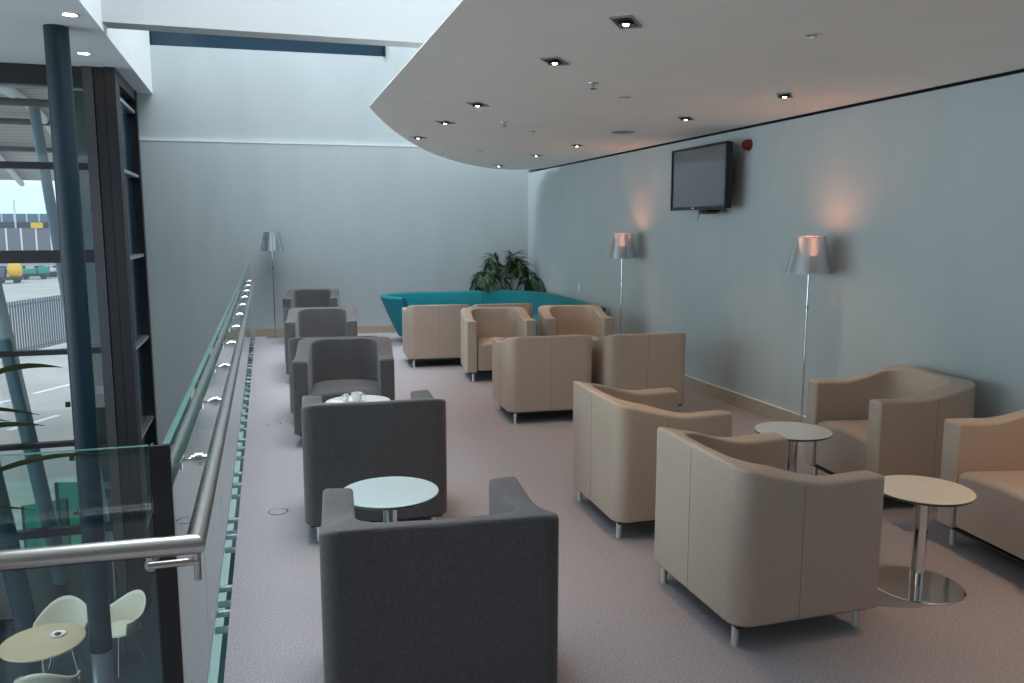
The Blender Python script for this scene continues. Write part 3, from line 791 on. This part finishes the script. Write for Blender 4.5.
def cafe_chair(x, y, face, label, first=[None]):
    if first[0] is None:
        t = empty('cafe_chair')
        m = MB(); vs = []; fs = []; nu, nv = 20, 8
        for j in range(nv+1):
            v = j/nv
            for i in range(nu+1):
                a = R(-20)+R(220)*i/nu      # wraps round the back
                top = .80-.17*abs(math.cos(a))**2-.06*max(0, -math.sin(a)*2)
                z = .44+(top-.44)*v; r = .20+.075*v
                vs.append((r*math.cos(a)*1.03, r*math.sin(a), z))
        for j in range(nv):
            for i in range(nu): fs.append((j*(nu+1)+i, j*(nu+1)+i+1, (j+1)*(nu+1)+i+1, (j+1)*(nu+1)+i))
        m.add(vs, fs, True); o = m.build('backrest', 'shell', t)
        so_ = o.modifiers.new('thick', 'SOLIDIFY'); so_.thickness = .014
        MB().lathe([(0, .425), (.17, .43), (.21, .445), (.20, .46), (0, .445)], n=36).build('seat', 'shell', t)
        for a in (45, 135, 225, 315):
            MB().tube([(.10*math.cos(R(a)), .10*math.sin(R(a)), .43), (.24*math.cos(R(a)), .24*math.sin(R(a)), 0)], .010, 8).build('leg', 'chrome', t)
        first[0] = t; o = t
    else: o = copy_tree(first[0])
    o.location = (x, y, ZL); o.rotation_euler = (0, 0, R(face)); tag(o, label, 'chair', 'cream shell cafe chairs')
cafe_chair(-2.24, 9.62, 0, 'cream shell cafe chair behind the round table below')
cafe_chair(-1.66, 9.62, -48, 'cream shell cafe chair right of the blue column below')
cafe_chair(-2.12, 8.40, 175, 'cream shell cafe chair at the bottom edge in front of the table below')
# guard rail by the window below
g = empty('guard_rail', (0, 10.6, ZL), label='slim steel guard rail before the glazing on the floor below', cat='rail')
MB().cyl((-2.95, 0, 1.0), (-1.75, -.05, 1.0), .018, n=12).build('bar', 'steel', g)
MB().cyl((-3.0, 0, 1.0), (-3.25, -1.4, 1.0), .018, n=12).build('bar', 'steel', g)
for x, y in ((-2.95, 0), (-1.85, -.05)): MB().cyl((x, y, 0), (x, y, 1.0), .018, n=12).build('post', 'steel', g)
# leaning struts
def strut(name, a, b_, r, m, label):
    tag(MB().cyl(a, b_, r, n=28).build(name, m), label, 'strut')
strut('leaning_strut', (-3.50, 12.3, 2.0), (-2.58, 12.3, -5.2), .10, 'palecol', 'thick pale blue leaning steel strut outside the window, lower left')
strut('leaning_strut', (-2.94, 13.3, 3.3), (-2.27, 13.3, -4.4), .07, 'palecol', 'slender pale blue leaning strut behind the dark blue column')
strut('leaning_strut', (-3.20, 10.4, .2), (-2.76, 10.4, ZL), .12, 'cafewall', 'dark blue leaning strut at the lower left inside the glazing')

# ------------------------------------------------------------------ outside
ZG = -7.0
w = MB(); w.box(-400, 260, 13.2, 600, ZG-.2, ZG)
struct(w.build('ground', 'tarmac'), 'pale concrete airport apron outside')
w = MB(); w.prism([(-14, 13.3), (0, 13.3), (0, 31.0), (-14, 31.0)], ZG, ZG+.02)
tag(w.build('lawn', 'grass'), 'pale green ground strip right outside the window', 'ground', kind='stuff')
w = MB(); w.box(-4.4, -1.9, 12.6, 15.5, -4.5, -4.4)
struct(w.build('trim_11', 'cafewall'), 'small dark terrace deck outside below the window')
def dash(x, y, a, L, label):
    T = Matrix.Translation((x, y, ZG+.012)) @ Matrix.Rotation(R(a), 4, 'Z')
    m = MB(); m.box(-L/2, L/2, -.16, .16, -.01, .01, T); tag(m.build('road_line', 'marking'), label, 'road marking', 'white road lines')
for i, (x, y) in enumerate(((-10.9, 49), (-8.4, 53.6), (-13.0, 45), (-9.9, 40.5), (-7.9, 44))):
    dash(x, y, 61, 2.9, f'{ordn[i]} white dash painted on the service road outside')
a0, a1 = Vector((-17.2, 59.5, ZG)), Vector((-13.0, 71.5, ZG))
dr_ = (a1-a0).normalized(); m = MB(); T = Matrix.Translation(((a0+a1)/2)+Vector((.6, -.6, 0))) @ Matrix.Rotation(math.atan2(dr_.y, dr_.x), 4, 'Z'); m.box(-14, 14, -.25, .25, 0, .2, T)
tag(m.build('kerb', 'bldwhite'), 'pale kerb line at the foot of the grey fence', 'kerb')
fn = empty('picket_fence', (0, 0, 0), label='grey steel picket fence running diagonally beside the service road', cat='fence')
n = 46
for i in range(n):
    p = a0.lerp(a1, i/(n-1))
    MB().box(p.x-.05, p.x+.05, p.y-.05, p.y+.05, ZG, ZG+3.7).build('picket', 'fence', fn)
for z in (.35, 3.4): MB().cyl(a0+Vector((0, 0, z)), a1+Vector((0, 0, z)), .06, n=8).build('rail', 'fence', fn)
# canopy over the forecourt
cn = empty('roof_canopy', (0, 0, 0), label='boarded roof canopy with pale ribs outside the top of the window', cat='canopy')
m = MB(); N = 14; vs = []
prof = [(11.6+i*2.2, 3.75+1.25*math.sin(i/N*PI)) for i in range(N+1)]
for y, z in prof: vs += [(-18, y, z), (-1.9+max(0, y-13.4)*.6, y, z), (-1.9+max(0, y-13.4)*.6, y, z+.3), (-18, y, z+.3)]
fs = []
for i in range(N):
    for k in range(4): fs.append((i*4+k, i*4+(k+1) % 4, (i+1)*4+(k+1) % 4, (i+1)*4+k))
fs += [(0, 1, 2, 3), (N*4+3, N*4+2, N*4+1, N*4)]
m.add(vs, fs, True); m.build('deck', 'canopy', cn)
for x in (-4.0, -6.4, -8.8, -11.2):
    mm = MB(); mm.tube([(x-(y-11.6)*.12, y, z-.16) for y, z in prof], .12, 10); mm.build('rib', 'bldwhite', cn)
for i in (4, 7, 10):
    y, z = prof[i]; MB().cyl((-16, y, z-.25), (1, y+2.2, z-.25), .09, n=10).build('purlin', 'mull', cn)
# dark green glazed tower beside the curtain wall
gt = empty('glazed_tower', (-2.06, 13.6, ZG+.02), label='dark green glazed tower just outside, seen between the blue column and the dark posts', cat='tower')
MB().box(-.5, .5, 0, 1.2, 0, 10.6).build('glazing', 'towerglass', gt)
for z in (1.2, 2.6, 4.0, 5.4, 6.8, 8.2, 9.6): MB().box(-.52, .52, -.05, 0, z, z+.08).build('transom', 'mull', gt)
for x in (-.53, .12, .46): MB().box(x, x+.06, -.06, 0, 0, 10.6).build('mullion', 'frame', gt)
for z in (3.1, 4.6, 6.1): MB().box(-.40, -.12, -.04, -.01, z, z+.12).build('ledge', 'sleeve', gt)
# terminal building across the apron
tb = empty('terminal_building', (0, 168, ZG), label='long white terminal building with mauve panels and a yellow sign across the apron', cat='building')
MB().box(-110, 40, 0, 24, 0, 2.7).build('wall', 'bldwhite', tb)
for i in range(24): MB().box(-90+i*3.0, -88.5+i*3.0, -.2, 0, .7, 1.8).build('window', 'darkpane', tb)
MB().box(-110, 40, -1, 24, 2.7, 4.2).build('dark_band', 'mull', tb)
MB().box(-110, 40, -.6, 24, 4.2, 8.6).build('panel_band', 'bldpanel', tb)
MB().box(-110, 40, 1, 24, 8.6, 9.7).build('parapet', 'mull', tb)
MB().box(-110, 40, 2, 24, 9.7, 11.2).build('glazed_band', 'bldglass', tb)
MB().box(-38.9, -37.0, -.9, -.6, 8.6, 9.6).build('sign', 'yellow', tb)
MB().cyl((-41.5, 0, 8.6), (-41.5, 0, 13.6), .14, n=8).build('mast', 'bldwhite', tb)
def vehicle(name, x, y, L, body, label, tank=False, rz=0, h=2.2):
    t = empty(name, (x, y, ZG), R(rz), label=label, cat='vehicle')
    MB().box(-L/2, L/2, -1, 1, .5, .95).build('chassis', 'mull', t)
    MB().box(L/2-1.6, L/2, -1, 1, .95, h).build('cab', body if not tank else 'fence', t, bevel=.15)
    MB().box(L/2-.5, L/2+.02, -.85, .85, h*.62, h*.9).build('windscreen', 'darkpane', t)
    if tank: MB().tube([(-L/2, 0, 2.0), (-L/2+.3, 0, 2.0), (L/2-2.2, 0, 2.0), (L/2-1.9, 0, 2.0)], [.6, 1.2, 1.2, .6], 20).build('tank', body, t)
    else: MB().box(-L/2, L/2-1.8, -1, 1, .95, h*.85).build('body', body, t, bevel=.12)
    for xx in (-L/2+.8, L/2-.9):
        for yy in (-1.02, .82): MB().cyl((xx, yy, .42), (xx, yy+.2, .42), .42, n=18).build('wheel', 'tyre', t)
vehicle('tanker_truck', -37.9, 147, 3.9, 'yellow', 'yellow tanker truck parked on the apron', True, 185, 2.4)
vehicle('service_van', -36.6, 157.5, 4.4, 'green', 'green service vehicle beside the yellow tanker on the apron', rz=5, h=2.1)
vehicle('car', -34.2, 163, 3.8, 'bldwhite', 'white car at the end of the row of apron vehicles', rz=170, h=1.6)
for i, (x, y, wd, h_, lb) in enumerate(((-3.42, 14.2, .62, 1.7, 'left teal tinted glass screen outside on the small terrace'), (-2.92, 13.8, .5, 2.1, 'right teal tinted glass screen outside on the small terrace'))):
    t = empty('glass_screen', (x, y, -4.4), R(20 if i == 0 else -15), label=lb, cat='screen', group='teal glass screens outside')
    MB().box(-wd/2, wd/2, -.01, .01, .1, h_).build('pane', 'screen', t)
    for sx in (-wd/2, wd/2): MB().box(sx-.02, sx+.02, -.02, .02, 0, h_).build('post', 'cafewall', t)

# ------------------------------------------------------------------ world and light
wd = bpy.data.worlds.new('world'); sc.world = wd; wd.use_nodes = True
nt = wd.node_tree; nt.nodes.clear()
o_ = nt.nodes.new('ShaderNodeOutputWorld'); bg = nt.nodes.new('ShaderNodeBackground'); nt.links.new(bg.outputs[0], o_.inputs[0])
tc = nt.nodes.new('ShaderNodeTexCoord'); n = nt.nodes.new('ShaderNodeTexNoise'); n.inputs['Scale'].default_value = 2.2; n.inputs['Detail'].default_value = 6
mp = nt.nodes.new('ShaderNodeMapping'); mp.inputs['Scale'].default_value = (1, 1, 3)
nt.links.new(tc.outputs['Generated'], mp.inputs[0]); nt.links.new(mp.outputs[0], n.inputs['Vector'])
r = nt.nodes.new('ShaderNodeValToRGB'); r.color_ramp.elements[0].position = .38; r.color_ramp.elements[1].position = .55
r.color_ramp.elements[0].color = (.52, .72, .92, 1); r.color_ramp.elements[1].color = (.93, .97, 1, 1)
nt.links.new(n.outputs[0], r.inputs[0]); nt.links.new(r.outputs[0], bg.inputs[0])
bg.inputs[1].default_value = .85
def area(name, loc, rot_, sx, sy, e, col, portal=False):
    l = bpy.data.lights.new(name, 'AREA'); l.shape = 'RECTANGLE'; l.size = sx; l.size_y = sy; l.energy = e; l.color = col
    if portal: l.cycles.is_portal = True
    o = bpy.data.objects.new(name, l); COL.objects.link(o); o.location = loc; o.rotation_euler = rot_; return o
area('skylight_daylight', (1.1, 4.9, 7.95), (0, 0, 0), 4.6, 4.6, 300, (.90, .96, 1))
area('skylight_daylight', (1.1, 11.0, 7.95), (0, 0, 0), 4.6, 3.2, 195, (.88, .95, 1))
area('side_daylight', (-8.9, 5.4, .8), (0, R(-90), 0), 5.0, 11.0, 300, (.78, .93, 1))

# ------------------------------------------------------------------ camera
F = 820
cam = bpy.data.cameras.new('camera'); cam.sensor_width = 36; cam.lens = F/1024*36; cam.clip_start = .05; cam.clip_end = 1000
co = bpy.data.objects.new('camera', cam); COL.objects.link(co)
co.location = (0, 0, 1.62); co.rotation_euler = (R(90-7.8805), 0, R(-17.0576))
sc.camera = co
sc.view_settings.view_transform = 'Standard'; sc.view_settings.look = 'None'
sc.view_settings.exposure = .98; sc.view_settings.gamma = 1; sc.view_settings.use_curve_mapping = False
